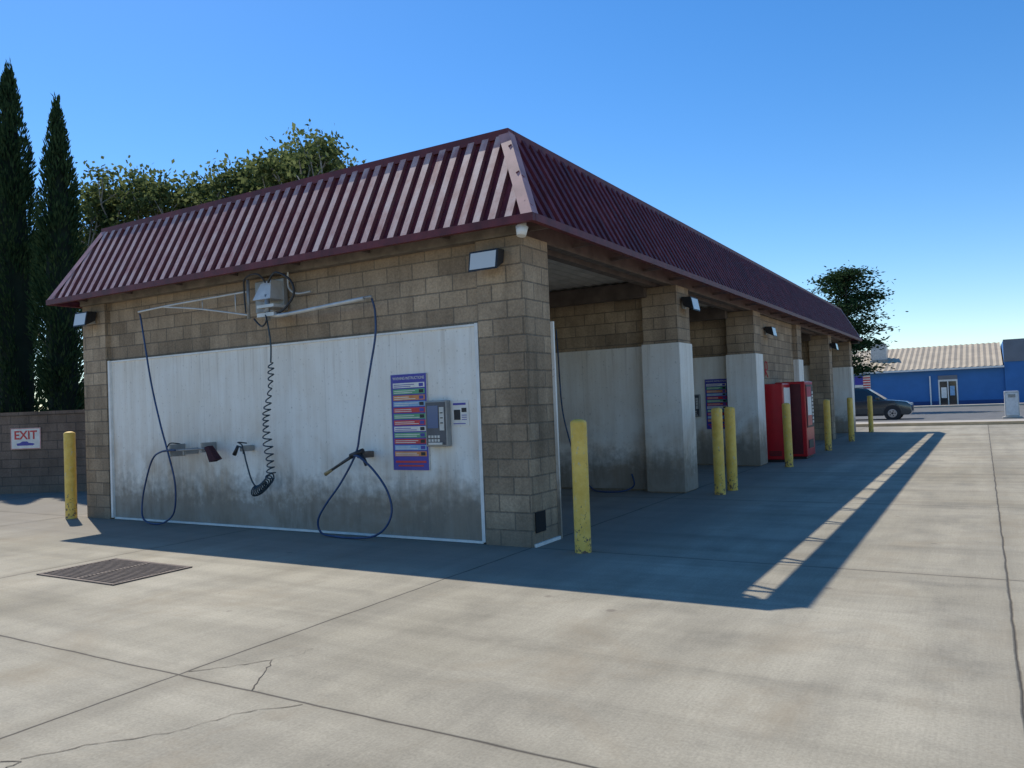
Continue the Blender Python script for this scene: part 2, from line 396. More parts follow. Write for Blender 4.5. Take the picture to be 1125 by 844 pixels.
hip("hip_flashing_2",(ex0,ey0,ZE),(tx0,ty0,ZT),(1,0,0),(0,1,0))
hip("hip_flashing_3",(ex1,ey1,ZE),(tx1,ty1,ZT),(-1,0,0),(0,-1,0))
hip("hip_flashing_4",(ex0,ey1,ZE),(tx0,ty1,ZT),(1,0,0),(0,-1,0))
boxes("top_cap",[(tx0-.05,tx1+.05,ty0-.06,ty0+.06,ZT-.06,ZT+.045),(tx0-.05,tx1+.05,ty1-.06,ty1+.06,ZT-.06,ZT+.045),
  (tx1-.06,tx1+.053,ty0+.061,ty1-.061,ZT-.06,ZT+.043),(tx0-.053,tx0+.06,ty0+.061,ty1-.061,ZT-.06,ZT+.043)],TRIMR,B)
boxes("eave_trim",[(ex0-.05,ex1+.05,ey0-.05,ey0+.015,ZE-.055,ZE+.03),(ex0-.05,ex1+.05,ey1-.015,ey1+.05,ZE-.055,ZE+.03),
  (ex1-.015,ex1+.052,ey0+.016,ey1-.016,ZE-.053,ZE+.03),(ex0-.052,ex0+.015,ey0+.016,ey1-.016,ZE-.053,ZE+.03)],TRIMR,B)
br=[];y=ey0+.5
while y<ey1-.3:
    br.append((XR-.058,ex1-.02,y-.02,y+.02,ZE-.035,ZE+.01)); br.append((ex0+.02,XL-.002,y-.02,y+.02,ZE-.035,ZE+.01)); y+=1.22
x=ex0+.6
while x<ex1-.3:
    br.append((x-.02,x+.02,ey0+.02,7.598,ZE-.035,ZE+.01)); x+=1.22
boxes("eave_outriggers",br,STEELD,B)
po=[];y=ty0+.3
while y<ty1:
    po.append((tx1-.11,tx1-.065,y-.02,y+.02,3.77,ZT-.03)); po.append((tx0+.065,tx0+.11,y-.02,y+.02,3.77,ZT-.03)); y+=1.22
x=tx0+.3
while x<tx1:
    po.append((x-.02,x+.02,ty0+.065,ty0+.11,3.73,ZT-.03)); x+=1.22
boxes("mansard_posts",po,STEELD,B)
box("pier_vent",XR+.001,XR+.012,7.70,7.93,.15,.38,DARK,B)
box("end_eave_box",XR+.02,ex1-.03,33.25,33.7,3.45,3.56,DARK,B)

def flood(x,y,z,face='F',s=1):
    L=empty("flood_light")
    if face=='F':
        box("base",x-.08*s,x+.08*s,y-.03,y,z-.06,z+.06,GREY,L,.005)
        mesh("housing",[(x-.17*s,y-.06,z-.02),(x+.17*s,y-.06,z-.02),(x+.17*s,y-.03,z+.13),(x-.17*s,y-.03,z+.13),
                (x-.19*s,y-.24,z-.11),(x+.19*s,y-.24,z-.11),(x+.19*s,y-.20,z+.12),(x-.19*s,y-.20,z+.12)],
                [(0,1,2,3),(4,7,6,5),(0,4,5,1),(1,5,6,2),(2,6,7,3),(3,7,4,0)],BLK,L)
        mesh("lens",[(x-.17*s,y-.243,z-.09),(x+.17*s,y-.243,z-.09),(x+.17*s,y-.207,z+.10),(x-.17*s,y-.207,z+.10)],[(0,1,2,3)],LENS,L)
    else:
        box("base",x,x+.03,y-.08,y+.08,z-.06,z+.06,GREY,L,.005)
        mesh("housing",[(x+.06,y-.17,z-.02),(x+.06,y+.17,z-.02),(x+.03,y+.17,z+.13),(x+.03,y-.17,z+.13),
                (x+.24,y-.19,z-.11),(x+.24,y+.19,z-.11),(x+.20,y+.19,z+.12),(x+.20,y-.19,z+.12)],
                [(0,3,2,1),(4,5,6,7),(0,1,5,4),(1,2,6,5),(2,3,7,6),(3,0,4,7)],BLK,L)
        mesh("lens",[(x+.243,y-.17,z-.09),(x+.243,y+.17,z-.09),(x+.207,y+.17,z+.10),(x+.207,y-.17,z+.10)],[(0,1,2,3)],LENS,L)
flood(-4.74,7.64,3.22); flood(-12.55,7.64,3.25,'F',.9)
flood(XR,13.15,3.18,'R'); flood(XR-.12,19.6,3.1,'R'); flood(XR,28.3,3.1,'R')
c=empty("security_camera")
cyl("mount",(-4.22,7.42,3.60),(-4.22,7.42,3.50),.05,.05,LGREY,c); cyl("body",(-4.22,7.42,3.52),(-4.22,7.40,3.42),.07,.05,WHT,c)
tube("conduit",[(-8.0,7.62,3.55),(-8.0,7.62,3.3),(-7.85,7.62,3.2),(-7.6,7.62,3.2)],.014,LGREY,B)

bm=empty("wash_boom_arm")
box("mount_plate",-8.66,-8.10,7.62,7.70,3.0,3.44,GREY,bm,.01)
mesh("swivel_housing",[(-8.44,7.38,3.14),(-8.10,7.38,3.14),(-8.10,7.62,3.14),(-8.44,7.62,3.14),(-8.34,7.44,3.36),(-8.14,7.44,3.40),(-8.14,7.62,3.40),(-8.34,7.62,3.36)],BF,LGREY,bm)
cyl("pivot_1",(-8.2,7.42,2.85),(-8.2,7.42,3.2),.035,.035,GREY,bm); cyl("pivot_2",(-8.66,7.5,2.92),(-8.66,7.5,3.46),.022,.022,GREY,bm)
boxes("pivot_brackets",[(-8.34,-8.02,7.36,7.6,2.90,2.95),(-8.34,-8.02,7.36,7.6,3.02,3.06)],LGREY,bm)
tube("arm_right",[(-8.2,7.42,2.93),(-7.9,7.40,2.90),(-7.0,7.36,2.935),(-6.42,7.33,2.96)],.024,LGREY,bm)
cyl("arm_right_tip",(-6.44,7.33,2.965),(-6.30,7.33,2.97),.016,.016,GREY,bm)
tube("arm_left_upper",[(-8.66,7.5,3.30),(-10.1,7.42,3.26),(-10.95,7.38,3.22)],.013,LGREY,bm)
tube("arm_left_lower",[(-8.66,7.5,2.97),(-9.6,7.45,3.14),(-10.4,7.41,3.245)],.012,LGREY,bm)
for i,(a,b,cx) in enumerate([(3.28,3.04,-8.9),(3.27,3.15,-9.6)]):
    cyl("strut_%d"%i,(cx,7.48,a),(cx,7.48,b),.008,.008,LGREY,bm,8)
tube("feed_hose_1",[(-8.15,7.4,3.36),(-7.95,7.35,3.46),(-7.72,7.38,3.34),(-7.68,7.4,3.15),(-7.85,7.4,2.98),(-8.05,7.42,2.92)],.015,BLK,bm)
tube("feed_hose_2",[(-8.2,7.4,3.36),(-8.3,7.35,3.48),(-8.6,7.4,3.46),(-8.68,7.45,3.3),(-8.66,7.45,3.0)],.011,BLK,bm)
tube("feed_hose_3",[(-8.2,7.38,2.95),(-8.15,7.35,2.84),(-8.3,7.4,2.78),(-8.5,7.45,2.9)],.012,BLK,bm)

Yh=7.5
def P2(l,y=Yh,dy=0): return [(a,y+(dy*math.sin(i*1.3)),max(b,.02)) for i,(a,b) in enumerate(l)]
h1=empty("foam_brush_hose")
tube("hose",P2([(-10.98,3.2),(-10.98,3.05),(-10.77,2.15),(-10.52,1.5),(-10.36,1.1),(-10.26,.64),(-10.32,.23),(-10.5,.06),(-10.74,.02),(-10.98,.08),(-11.07,.25),(-11.02,.55),(-10.78,.97),(-10.5,1.10),(-10.2,1.12)],7.42,.03),.0135,HOSEB,h1)
cyl("wand",(-10.55,7.45,1.10),(-9.55,7.42,1.14),.014,.014,GREY,h1)
cyl("brush_neck",(-9.56,7.42,1.14),(-9.48,7.42,1.10),.02,.035,BLK,h1)
mesh("brush_head",[(-9.52,7.38,1.16),(-9.44,7.38,1.18),(-9.44,7.46,1.18),(-9.52,7.46,1.16),(-9.40,7.36,.95),(-9.27,7.36,.99),(-9.27,7.48,.99),(-9.40,7.48,.95)],[(0,1,2,3),(4,7,6,5),(0,4,5,1),(1,5,6,2),(2,6,7,3),(3,7,4,0)],MARO,h1)
boxes("hook",[(-10.39,-10.365,7.44,7.695,1.02,1.2),(-10.08,-10.06,7.44,7.695,1.05,1.14),(-9.68,-9.66,7.44,7.695,1.08,1.22)],GREY,h1)
tube("hook_arm",[(-10.38,7.62,1.2),(-10.38,7.46,1.22),(-10.38,7.40,1.16)],.009,BLK,h1)
h2=empty("pressure_washer_hose")
tube("hose",P2([(-6.36,2.96),(-6.33,2.8),(-6.33,2.5),(-6.41,2.1),(-6.51,1.7),(-6.62,1.35),(-6.72,1.06),(-6.97,.70),(-7.22,.42),(-7.36,.22),(-7.34,.06),(-7.15,.015),(-6.78,.015),(-6.45,.06),(-6.25,.18),(-6.17,.38),(-6.24,.62),(-6.42,.86),(-6.62,1.02),(-6.72,1.04)],7.40,.02),.0135,HOSEB,h2)
cyl("gun_barrel",(-7.14,7.44,.86),(-6.72,7.42,1.06),.017,.022,GUNM,h2)
cyl("lance_tip",(-7.26,7.44,.80),(-7.14,7.44,.86),.026,.018,plain("brass_nozzle",(.30,.22,.10),.4),h2)
tube("trigger_grip",[(-6.74,7.42,1.06),(-6.62,7.42,1.03),(-6.55,7.42,.92)],.024,BLK,h2)
cyl("gun_body",(-6.80,7.42,1.03),(-6.60,7.42,1.10),.035,.03,BLK,h2)
box("holster",-6.76,-6.66,7.48,7.695,1.0,1.08,RUST,h2,.01)
h3=empty("coiled_air_hose")
tube("upper",[(-8.2,7.4,2.88),(-8.16,7.42,2.55),(-8.17,7.42,2.28)],.011,HOSEG,h3)
pts=[];N=18*14
for i in range(N+1):
    t=i/N; z=2.28-t*1.55; a=t*18*2*math.pi; cx=-8.17-.10*math.sin(t*3.1)*.6-.08*t+.03*math.sin(t*9); r=.026+.034*t+(.010*math.sin(t*20))
    pts.append((cx+r*math.cos(a),7.42+r*math.sin(a),z+.012*math.sin(a)+.02*math.sin(t*13)))
tube("coil",pts,.009,HOSEG,h3,False,2)
pts=[];N=9*14
for i in range(N+1):
    t=i/N; a=t*9*2*math.pi; cx=-8.25-.30*t; cz=.73-.17*math.sin(t*1.57); r=.07
    pts.append((cx+.02*math.cos(a),7.42+r*math.sin(a),cz+r*math.cos(a)))
tube("coil_bottom",pts,.009,HOSEG,h3,False,2)
tube("lead",[(-8.52,7.42,.60),(-8.62,7.42,.72),(-8.72,7.43,.95),(-8.80,7.45,1.12),(-8.90,7.45,1.17)],.011,HOSEG,h3)
cyl("nozzle",(-8.98,7.45,1.05),(-8.90,7.45,1.17),.03,.02,BLK,h3); box("holder",-8.93,-8.85,7.5,7.695,1.09,1.17,GREY,h3,.01)
tube("holder_hook",[(-8.9,7.6,1.2),(-8.9,7.45,1.22),(-8.78,7.42,1.18),(-8.76,7.42,1.06)],.009,BLK,h3)

def board(x0,x1,z0,z1,y):
    s=empty("washing_instructions_sign"); w=x1-x0; h=z1-z0
    box("board",x0,x1,y-.012,y,z0,z1,SGN_P,s)
    text("title","WASHING INSTRUCTIONS",.050,((x0+x1)/2,y-.014,z1-.05),SGN_W,s,0,.82)
    mats=[SGN_W,SGN_G,SGN_O,SGN_B,SGN_R,SGN_G,SGN_R,SGN_W,SGN_G,SGN_R,SGN_B,SGN_O]
    n=12; top=z1-.10; bot=z0+.16; dh=(top-bot)/n
    rr=random.Random(3)
    for i in range(n):
        za=top-(i+1)*dh+.010; zb=top-i*dh-.006
        box("row_%d"%i,x0+.03,x1-.03,y-.0145,y-.0125,za,zb,mats[i],s)
        lite=mats[i] in (SGN_W,)
        boxes("row_text_%d"%i,[(x0+.045,x0+.045+rr.uniform(.22,.40)*w/.55,y-.0165,y-.015,za+.012+j*.022,za+.020+j*.022) for j in range(2)],SGN_P if lite else SGN_W,s)
        box("row_icon_%d"%i,x1-.115,x1-.05,y-.0165,y-.015,za+.01,zb-.01,BLK if i%2 else SGN_P,s)
    boxes("footer",[(x0+.04,x1-.04,y-.0145,y-.0125,z0+.09,z0+.115),(x0+.08,x1-.08,y-.0145,y-.0125,z0+.045,z0+.065)],SGN_R,s)
    boxes("edge",[(x0-.008,x0-.0002,y-.016,y,z0,z1),(x1+.0002,x1+.008,y-.016,y,z0,z1)],LGREY,s)
    return s
board(-6.34,-5.79,.84,2.02,7.698)
board(-5.58,-5.06,.84,2.0,18.188)
TD=plain("terminal_dark",(.09,.09,.10),.4)
def keypad(x0,x1,z0,z1,y):
    k=empty("payment_terminal")
    box("cabinet",x0,x1,y-.09,y,z0,z1,GREY,k,.012)
    w=x1-x0;h=z1-z0
    box("face",x0+.02,x1-.02,y-.096,y-.0902,z0+.02,z1-.02,TD,k)
    box("screen",x0+.04,x0+w*.62,y-.100,y-.0965,z0+h*.40,z1-.06,SCR,k)
    box("slot_plate",x0+w*.68,x1-.035,y-.101,y-.0965,z0+h*.35,z1-.08,LGREY,k)
    boxes("slots",[(x0+w*.72,x1-.05,y-.104,y-.1012,z0+h*.5+i*.06,z0+h*.5+i*.06+.012) for i in range(3)],BLK,k)
    boxes("buttons",[(x0+.05+i*.045,x0+.08+i*.045,y-.104,y-.0965,z0+.06+j*.045,z0+.09+j*.045) for i in range(4) for j in range(2)],LGREY,k)
    box("coin_cup",x0+.06,x1-.06,y-.12,y-.0965,z0+.025,z0+.05,LGREY,k)
keypad(-5.77,-5.45,1.13,1.68,7.698)
keypad(-6.0,-5.70,1.14,1.66,18.188)
s=empty("notice_sign"); box("board",-5.43,-5.19,7.690,7.698,1.37,1.67,SGN_W,s)
boxes("print",[(-5.40,-5.31,7.687,7.689,1.44,1.56),(-5.29,-5.22,7.687,7.689,1.53,1.58)],BLK,s)
boxes("print_lines",[(-5.29,-5.22,7.687,7.689,1.44+i*.025,1.448+i*.025) for i in range(3)]+[(-5.41,-5.24,7.687,7.689,1.39,1.40),(-5.41,-5.23,7.687,7.689,1.615,1.64)],SGN_P,s)
h4=empty("bay_hose")
tube("hose",[(-6.70,12.9,2.95),(-6.68,12.9,2.5),(-6.64,12.9,1.5),(-6.5,12.9,.85),(-6.33,12.88,.35),(-6.1,12.85,.06),(-5.8,12.6,.02),(-5.45,12.7,.02),(-5.3,12.9,.1),(-5.35,12.95,.3)],.0135,HOSEB,h4)
h5=empty("bay_hose")
tube("hose",[(-6.7,18.0,2.95),(-6.66,18.05,2.0),(-6.5,18.05,1.0),(-6.3,18.0,.3),(-6.0,17.9,.02)],.0135,HOSEB,h5)

def bollard(x,y,h=1.40,lean=(0,0)):
    n=24;R=.088;vs=[];fs=[];rings=[(0,R),(.3,R),(.7,R),(1.0,R),(h-.03,R),(h-.008,R*.93),(h+.005,R*.7),(h+.015,R*.35)]
    for z,r in rings:
        for i in range(n):
            t=2*math.pi*i/n; vs.append((r*math.cos(t),r*math.sin(t),z))
    for j in range(len(rings)-1):
        for i in range(n): fs.append((j*n+i,j*n+(i+1)%n,(j+1)*n+(i+1)%n,(j+1)*n+i))
    k=len(rings)-1; fs.append(tuple(k*n+i for i in range(n)))
    o=mesh("bollard",vs,fs,YEL,None,True); o.location=(x,y,0); o.rotation_euler=(*lean,0)
for p in [(-3.73,7.60,1.40,(.0,.004)),(-3.76,12.80,1.40,(-.006,.0)),(-3.72,13.40,1.40,(.006,.008)),(-3.71,17.9,1.38,(0,-.006)),(-3.71,23.0,1.38,(0,.006)),(-3.67,27.15,1.38,(.0,0)),(-3.74,32.9,1.38,(0,0)),(-13.02,7.47,1.42,(0,.0))]:
    bollard(p[0],p[1],p[2],p[3])

v=empty("vending_machine")
box("cabinet",-4.46,-4.02,19.05,19.90,.06,1.84,REDM,v,.02)
box("base",-4.43,-4.06,19.1,19.85,0,.06,BLK,v)
box("display",-4.019,-4.008,19.15,19.8,.7,1.74,SGN_W,v); box("delivery_slot",-4.019,-4.006,19.2,19.75,.2,.4,BLK,v)
boxes("side_vents",[(-4.38,-4.1,19.040,19.049,.15+i*.03,.165+i*.03) for i in range(4)],BLK,v)
v2=empty("vending_machine")
box("cabinet",-4.40,-3.70,20.02,21.0,.06,1.88,REDM,v2,.02)
box("base",-4.37,-3.74,20.06,20.95,0,.06,BLK,v2)
box("side_skin",-4.36,-3.80,20.008,20.019,.12,1.82,plain("dark_red_side",(.10,.008,.012),.5),v2)
box("display_frame",-3.699,-3.685,20.08,20.94,.75,1.80,BLK,v2,.004)
box("display",-3.684,-3.679,20.12,20.66,.80,1.75,REDM,v2)
boxes("display_stripe",[(-3.678,-3.674,20.15,20.63,1.05,1.50)],SGN_W,v2)
boxes("selection_buttons",[(-3.684,-3.674,20.72,20.88,.85+i*.09,.91+i*.09) for i in range(9)],LGREY,v2)
box("delivery_slot",-3.698,-3.685,20.2,20.75,.25,.45,BLK,v2)
gr=empty("graffiti"); GRM=plain("red_spray",(.45,.03,.04),.8)
for i,pp in enumerate([[(19.0,2.05),(19.0,2.35),(19.15,2.38),(19.2,2.25),(19.02,2.2),(19.25,2.03)],[(19.4,2.05),(19.42,2.36),(19.6,2.36),(19.6,2.2),(19.42,2.19),(19.66,2.02)]]):
    tube("stroke_%d"%i,[(-4.477,a,b) for a,b in pp],.014,GRM,gr)

# ---------------------------------------------------------------- boundary wall and exit sign
W=empty("block_boundary_wall")
p0=V((-19.44,9.52));p1=V((-17.65,10.42)); d=(p1-p0).normalized(); n=V((-d.y,d.x))
def wallseg(nm,t0,t1,z0,z1,mat,w0,w1):
    a=p0+d*t0;b=p0+d*t1
    q=[a+n*w0,b+n*w0,b+n*w1,a+n*w1]
    return mesh(nm,[(v.x,v.y,z0) for v in q]+[(v.x,v.y,z1) for v in q],BF,mat,W)
wallseg("wall",-22,4.6,0,1.78,BLOCKD,0,.2); wallseg("cap",-22,4.62,1.781,1.86,BLOCKD,-.02,.22)
e=p0+d*4.6
box("wall_return",e.x-.2,e.x,e.y+.21,37.5,0,1.78,BLOCKD,W); box("wall_return_cap",e.x-.22,e.x+.02,e.y+.24,37.5,1.781,1.86,BLOCKD,W)
sg=empty("exit_sign"); ang=math.atan2(d.y,d.x); c0=p0+d*.67-n*.02
box("board",-.36,.36,-.012,0,-.24,.24,SGN_W,sg)
et=text("letters","EXIT",.27,(0,-.015,.07),SGN_R,sg); et.data.offset=.006
boxes("border",[(-.355,.355,-.014,-.0125,.225,.235),(-.355,.355,-.014,-.0125,-.235,-.225),(-.355,-.345,-.014,-.0125,-.225,.225),(.345,.355,-.014,-.0125,-.225,.225)],SGN_R,sg)
mesh("arrow_car",[(-.2,-.015,-.16),(.17,-.015,-.16),(.22,-.015,-.13),(.18,-.015,-.11),(.08,-.015,-.10),(.03,-.015,-.065),(-.08,-.015,-.065),(-.14,-.015,-.10),(-.22,-.015,-.11)],[tuple(range(9))],SGN_P,sg)
sg.location=(c0.x,c0.y,1.25); sg.rotation_euler=(0,0,ang)

# ---------------------------------------------------------------- blue building across the street
K=empty("blue_commercial_building")
box("main_walls",-34,1.55,76,92,0,3.25,BLUEW,K)
box("base_band",-34,1.545,75.97,75.998,0,.45,BLUED,K)
vs=[];fs=[];i=0;xx=-34.4
while xx<1.6:
    for dz in (0,.07):
        vs+=[(xx,75.6,3.18+dz),(xx,84,5.45+dz),(xx,92.4,3.18+dz)]; xx+=.22
        if i: k=3*i; fs+=[(k-3,k-2,k+1,k),(k-2,k-1,k+2,k+1)]
        i+=1
mesh("gable_roof",vs,fs,TANR,K)
mesh("gable_end",[(1.545,76,3.251),(1.545,92,3.251),(1.545,84,5.43)],[(0,1,2)],BLUEW,K)
box("roof_gutter",-34.4,1.55,75.5,75.62,3.05,3.2,WHT,K)
box("tall_block",1.56,16,75.8,90,0,5.25,BLUEW,K); box("tall_parapet",1.55,16.01,75.74,75.797,3.5,5.3,GREYW,K)
boxes("door_frame",[(-3.25,-3.15,75.93,75.998,0,2.25),(-1.92,-1.82,75.93,75.998,0,2.25),(-3.15,-1.92,75.93,75.998,2.1,2.25),(-2.58,-2.50,75.93,75.998,0,2.1)],WHT,K)
box("door_glass",-3.15,-1.92,75.96,75.99,0.02,2.1,GLS,K); box("door_sign",-3.25,-1.82,75.92,75.998,2.26,2.6,GREYW,K)
box("door_poster",-3.05,-2.65,75.94,75.955,.7,1.6,WHT,K); box("door_poster_2",-2.4,-2.05,75.94,75.955,.9,1.7,SGN_B,K)
box("awning_post",-3.9,-3.8,75.8,75.95,0,2.6,WHT,K)
f=empty("flag_mural"); box("field",-9.8,-8.5,75.95,75.97,1.5,2.9,SGN_W,f); boxes("stripes",[(-9.1,-8.52,75.93,75.949,1.55+i*.22,1.66+i*.22) for i in range(6)],SGN_R,f); box("canton",-9.78,-9.1,75.93,75.949,2.1,2.88,SGN_P,f)
hv=empty("rooftop_hvac"); box("unit",-8.7,-7.4,79,80.4,4.3,5.75,LGREY,hv,.05); cyl("fan",(-8.05,79.7,5.76),(-8.05,79.7,5.85),.4,.4,GREY,hv); box("curb",-8.8,-7.3,78.9,80.5,3.9,4.3,GREY,hv)
u=empty("utility_cabinet"); box("body",.85,1.45,44.8,45.4,.0,1.30,LGREY,u,.03); box("pad",.75,1.55,44.7,45.5,-.01,.06,SIDE,u); box("door",.90,1.40,44.785,44.799,.15,1.2,WHT,u)
boxes("vents",[(1.0,1.3,44.77,44.784,1.0+i*.04,1.015+i*.04) for i in range(4)],BLK,u)

# ---------------------------------------------------------------- SUV
C=empty("parked_suv")
def prof(name,pr,halfw,mat,bev=.04,top_in=0):
    n=len(pr);vs=[]
    for s_ in (-1,1):
        for (x,z) in pr:
            w=halfw-(max(0,z-.95)*top_in); vs.append((x,s_*w,z))
    fs=[tuple(range(n)),tuple(range(2*n-1,n-1,-1))]+[(i,n+i,n+(i+1)%n,(i+1)%n) for i in range(n)]
    o=mesh(name,vs,fs,mat,C)
    if bev:
        m=o.modifiers.new("b","BEVEL"); m.width=bev; m.segments=3; m.limit_method='ANGLE'
        for p in o.data.polygons: p.use_smooth=True
    return o
prof("body",[(-2.3,.35),(-2.3,.75),(-2.22,1.02),(-1.2,1.08),(.85,1.07),(1.4,1.03),(2.05,.94),(2.27,.76),(2.29,.40),(2.15,.25),(-2.2,.25)],.91,CARP)
prof("cabin",[(-2.2,1.04),(-2.08,1.48),(-1.75,1.68),(-.6,1.74),(.15,1.70),(1.05,1.06)],.86,CARP,.05,.30)
for sgn in (-1,1):
    def sp(nm,pts,mat,o=.006):
        vs=[(x,sgn*(.86-(max(0,z-.95)*.30)+o),z) for x,z in pts]; mesh(nm,vs,[tuple(range(len(vs)))],mat,C)
    sp("window_front",[(-.42,1.10),(-.42,1.63),(.06,1.61),(.80,1.10)],GLS); sp("window_mid",[(-1.35,1.10),(-1.35,1.60),(-.5,1.64),(-.5,1.10)],GLS); sp("window_rear",[(-2.02,1.12),(-1.92,1.44),(-1.66,1.58),(-1.43,1.59),(-1.43,1.10)],GLS)
    box("door_handle",-.75,-.58,sgn*.915-.01,sgn*.915+.01,.93,.96,CARP,C); box("sill",-1.0,.95,sgn*.90-.02,sgn*.90+.02,.22,.33,BLK,C)
    box("mirror",.60,.80,sgn*.98-.09,sgn*.98+.09,1.08,1.23,CARP,C,.03)
    box("headlight",2.0,2.26,sgn*.72-.15,sgn*.72+.15,.72,.86,LENS,C,.03); box("taillight",-2.32,-2.18,sgn*.78-.12,sgn*.78+.12,.85,1.1,REDM,C,.02)
    for wx in (-1.42,1.38):
        cyl("wheel_arch",(wx,sgn*.80,.36),(wx,sgn*.918,.36),.42,.42,BLK,C,32)
        cyl("tyre",(wx,sgn*.70,.34),(wx,sgn*.935,.34),.345,.335,BLK,C,32); cyl("rim",(wx,sgn*.93,.34),(wx,sgn*.945,.34),.23,.21,RIM,C,24); cyl("hub",(wx,sgn*.944,.34),(wx,sgn*.955,.34),.06,.05,BLK,C,12)
        for k in range(5):
            t=k*2*math.pi/5; cyl("spoke_gap",(wx+.13*math.cos(t),sgn*.944,.34+.13*math.sin(t)),(wx+.13*math.cos(t),sgn*.949,.34+.13*math.sin(t)),.035,.035,BLK,C,8)
mesh("windshield",[(1.0,-.78,1.11),(1.0,.78,1.11),(.22,.66,1.66),(.22,-.66,1.66)],[(0,1,2,3)],GLS,C)
box("grille",2.25,2.30,-.5,.5,.45,.68,BLK,C,.01); box("roof_rail_l",-1.6,.0,-.66,-.62,1.73,1.77,BLK,C,.01); box("roof_rail_r",-1.6,.0,.62,.66,1.73,1.77,BLK,C,.01)
C.location=(-5.55,47.0,-.004)

# ---------------------------------------------------------------- trees
def leafmesh(name,pts,dirs,su,sv,mat,parent):
    N=len(pts); pts=np.asarray(pts,float)
    d=np.asarray(dirs,float); d/=np.linalg.norm(d,axis=1,keepdims=True)+1e-9
    r=rng.normal(size=(N,3)); s=np.cross(d,r); s/=np.linalg.norm(s,axis=1,keepdims=True)+1e-9
    su=su*rng.uniform(.6,1.3,(N,1)); sv=sv*rng.uniform(.6,1.3,(N,1))
    v=np.stack([pts-d*sv*.5,pts+s*su*.5,pts+d*sv*.5,pts-s*su*.5],1).reshape(-1,3)
    me=bpy.data.meshes.new(name); me.vertices.add(4*N); me.vertices.foreach_set("co",v.ravel())
    me.loops.add(4*N); me.loops.foreach_set("vertex_index",np.arange(4*N,dtype=np.int32))
    me.polygons.add(N); me.polygons.foreach_set("loop_start",np.arange(0,4*N,4,dtype=np.int32)); me.polygons.foreach_set("loop_total",np.full(N,4,dtype=np.int32))
    me.materials.append(mat); me.update(calc_edges=True); me.validate()
    return link(bpy.data.objects.new(name,me),parent)
def cypress(x,y,h,R,N=13000):
    T=empty("cypress_tree")
    cyl("trunk",(x,y,0),(x,y,h*.6),.14,.05,BARK,T,10)
    def prof(t): return R*np.minimum(1,.45+t*4)*np.clip(1-((t-.3)/.72).clip(0)**2.0,0.03,1)
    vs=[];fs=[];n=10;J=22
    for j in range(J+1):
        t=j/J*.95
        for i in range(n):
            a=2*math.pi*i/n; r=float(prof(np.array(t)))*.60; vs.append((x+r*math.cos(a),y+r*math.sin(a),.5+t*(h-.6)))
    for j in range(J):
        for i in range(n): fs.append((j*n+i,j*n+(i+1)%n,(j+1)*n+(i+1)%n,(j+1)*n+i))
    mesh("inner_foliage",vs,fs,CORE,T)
    K_=340; ct=rng.uniform(0,1,K_)**.85; ca=rng.uniform(0,2*np.pi,K_); cr=prof(ct)*rng.uniform(.62,1.14,K_)
    cl=np.stack([x+cr*np.cos(ca),y+cr*np.sin(ca),.4+ct*(h-.5)],1)
    idx=rng.integers(0,K_,N); off=rng.normal(size=(N,3))*np.array([.09,.09,.28]); 
    p=cl[idx]+off; t=(p[:,2]-.4)/(h-.5); rr=np.hypot(p[:,0]-x,p[:,1]-y); keep=(rr<prof(t.clip(0,1))*1.25+.05)&(t<1.02)
    p=p[keep]; o=np.stack([(p[:,0]-x),(p[:,1]-y),np.full(len(p),1.3*R)],1)+rng.normal(size=(len(p),3))*.18
    leafmesh("foliage",p,o,.05,.20,CYP,T)
    return T
cypress(-22.3,12.65,10.8,.66); cypress(-25.4,12.95,12.7,.84,15000); cypress(-27.0,17.0,9.6,.45,5000)

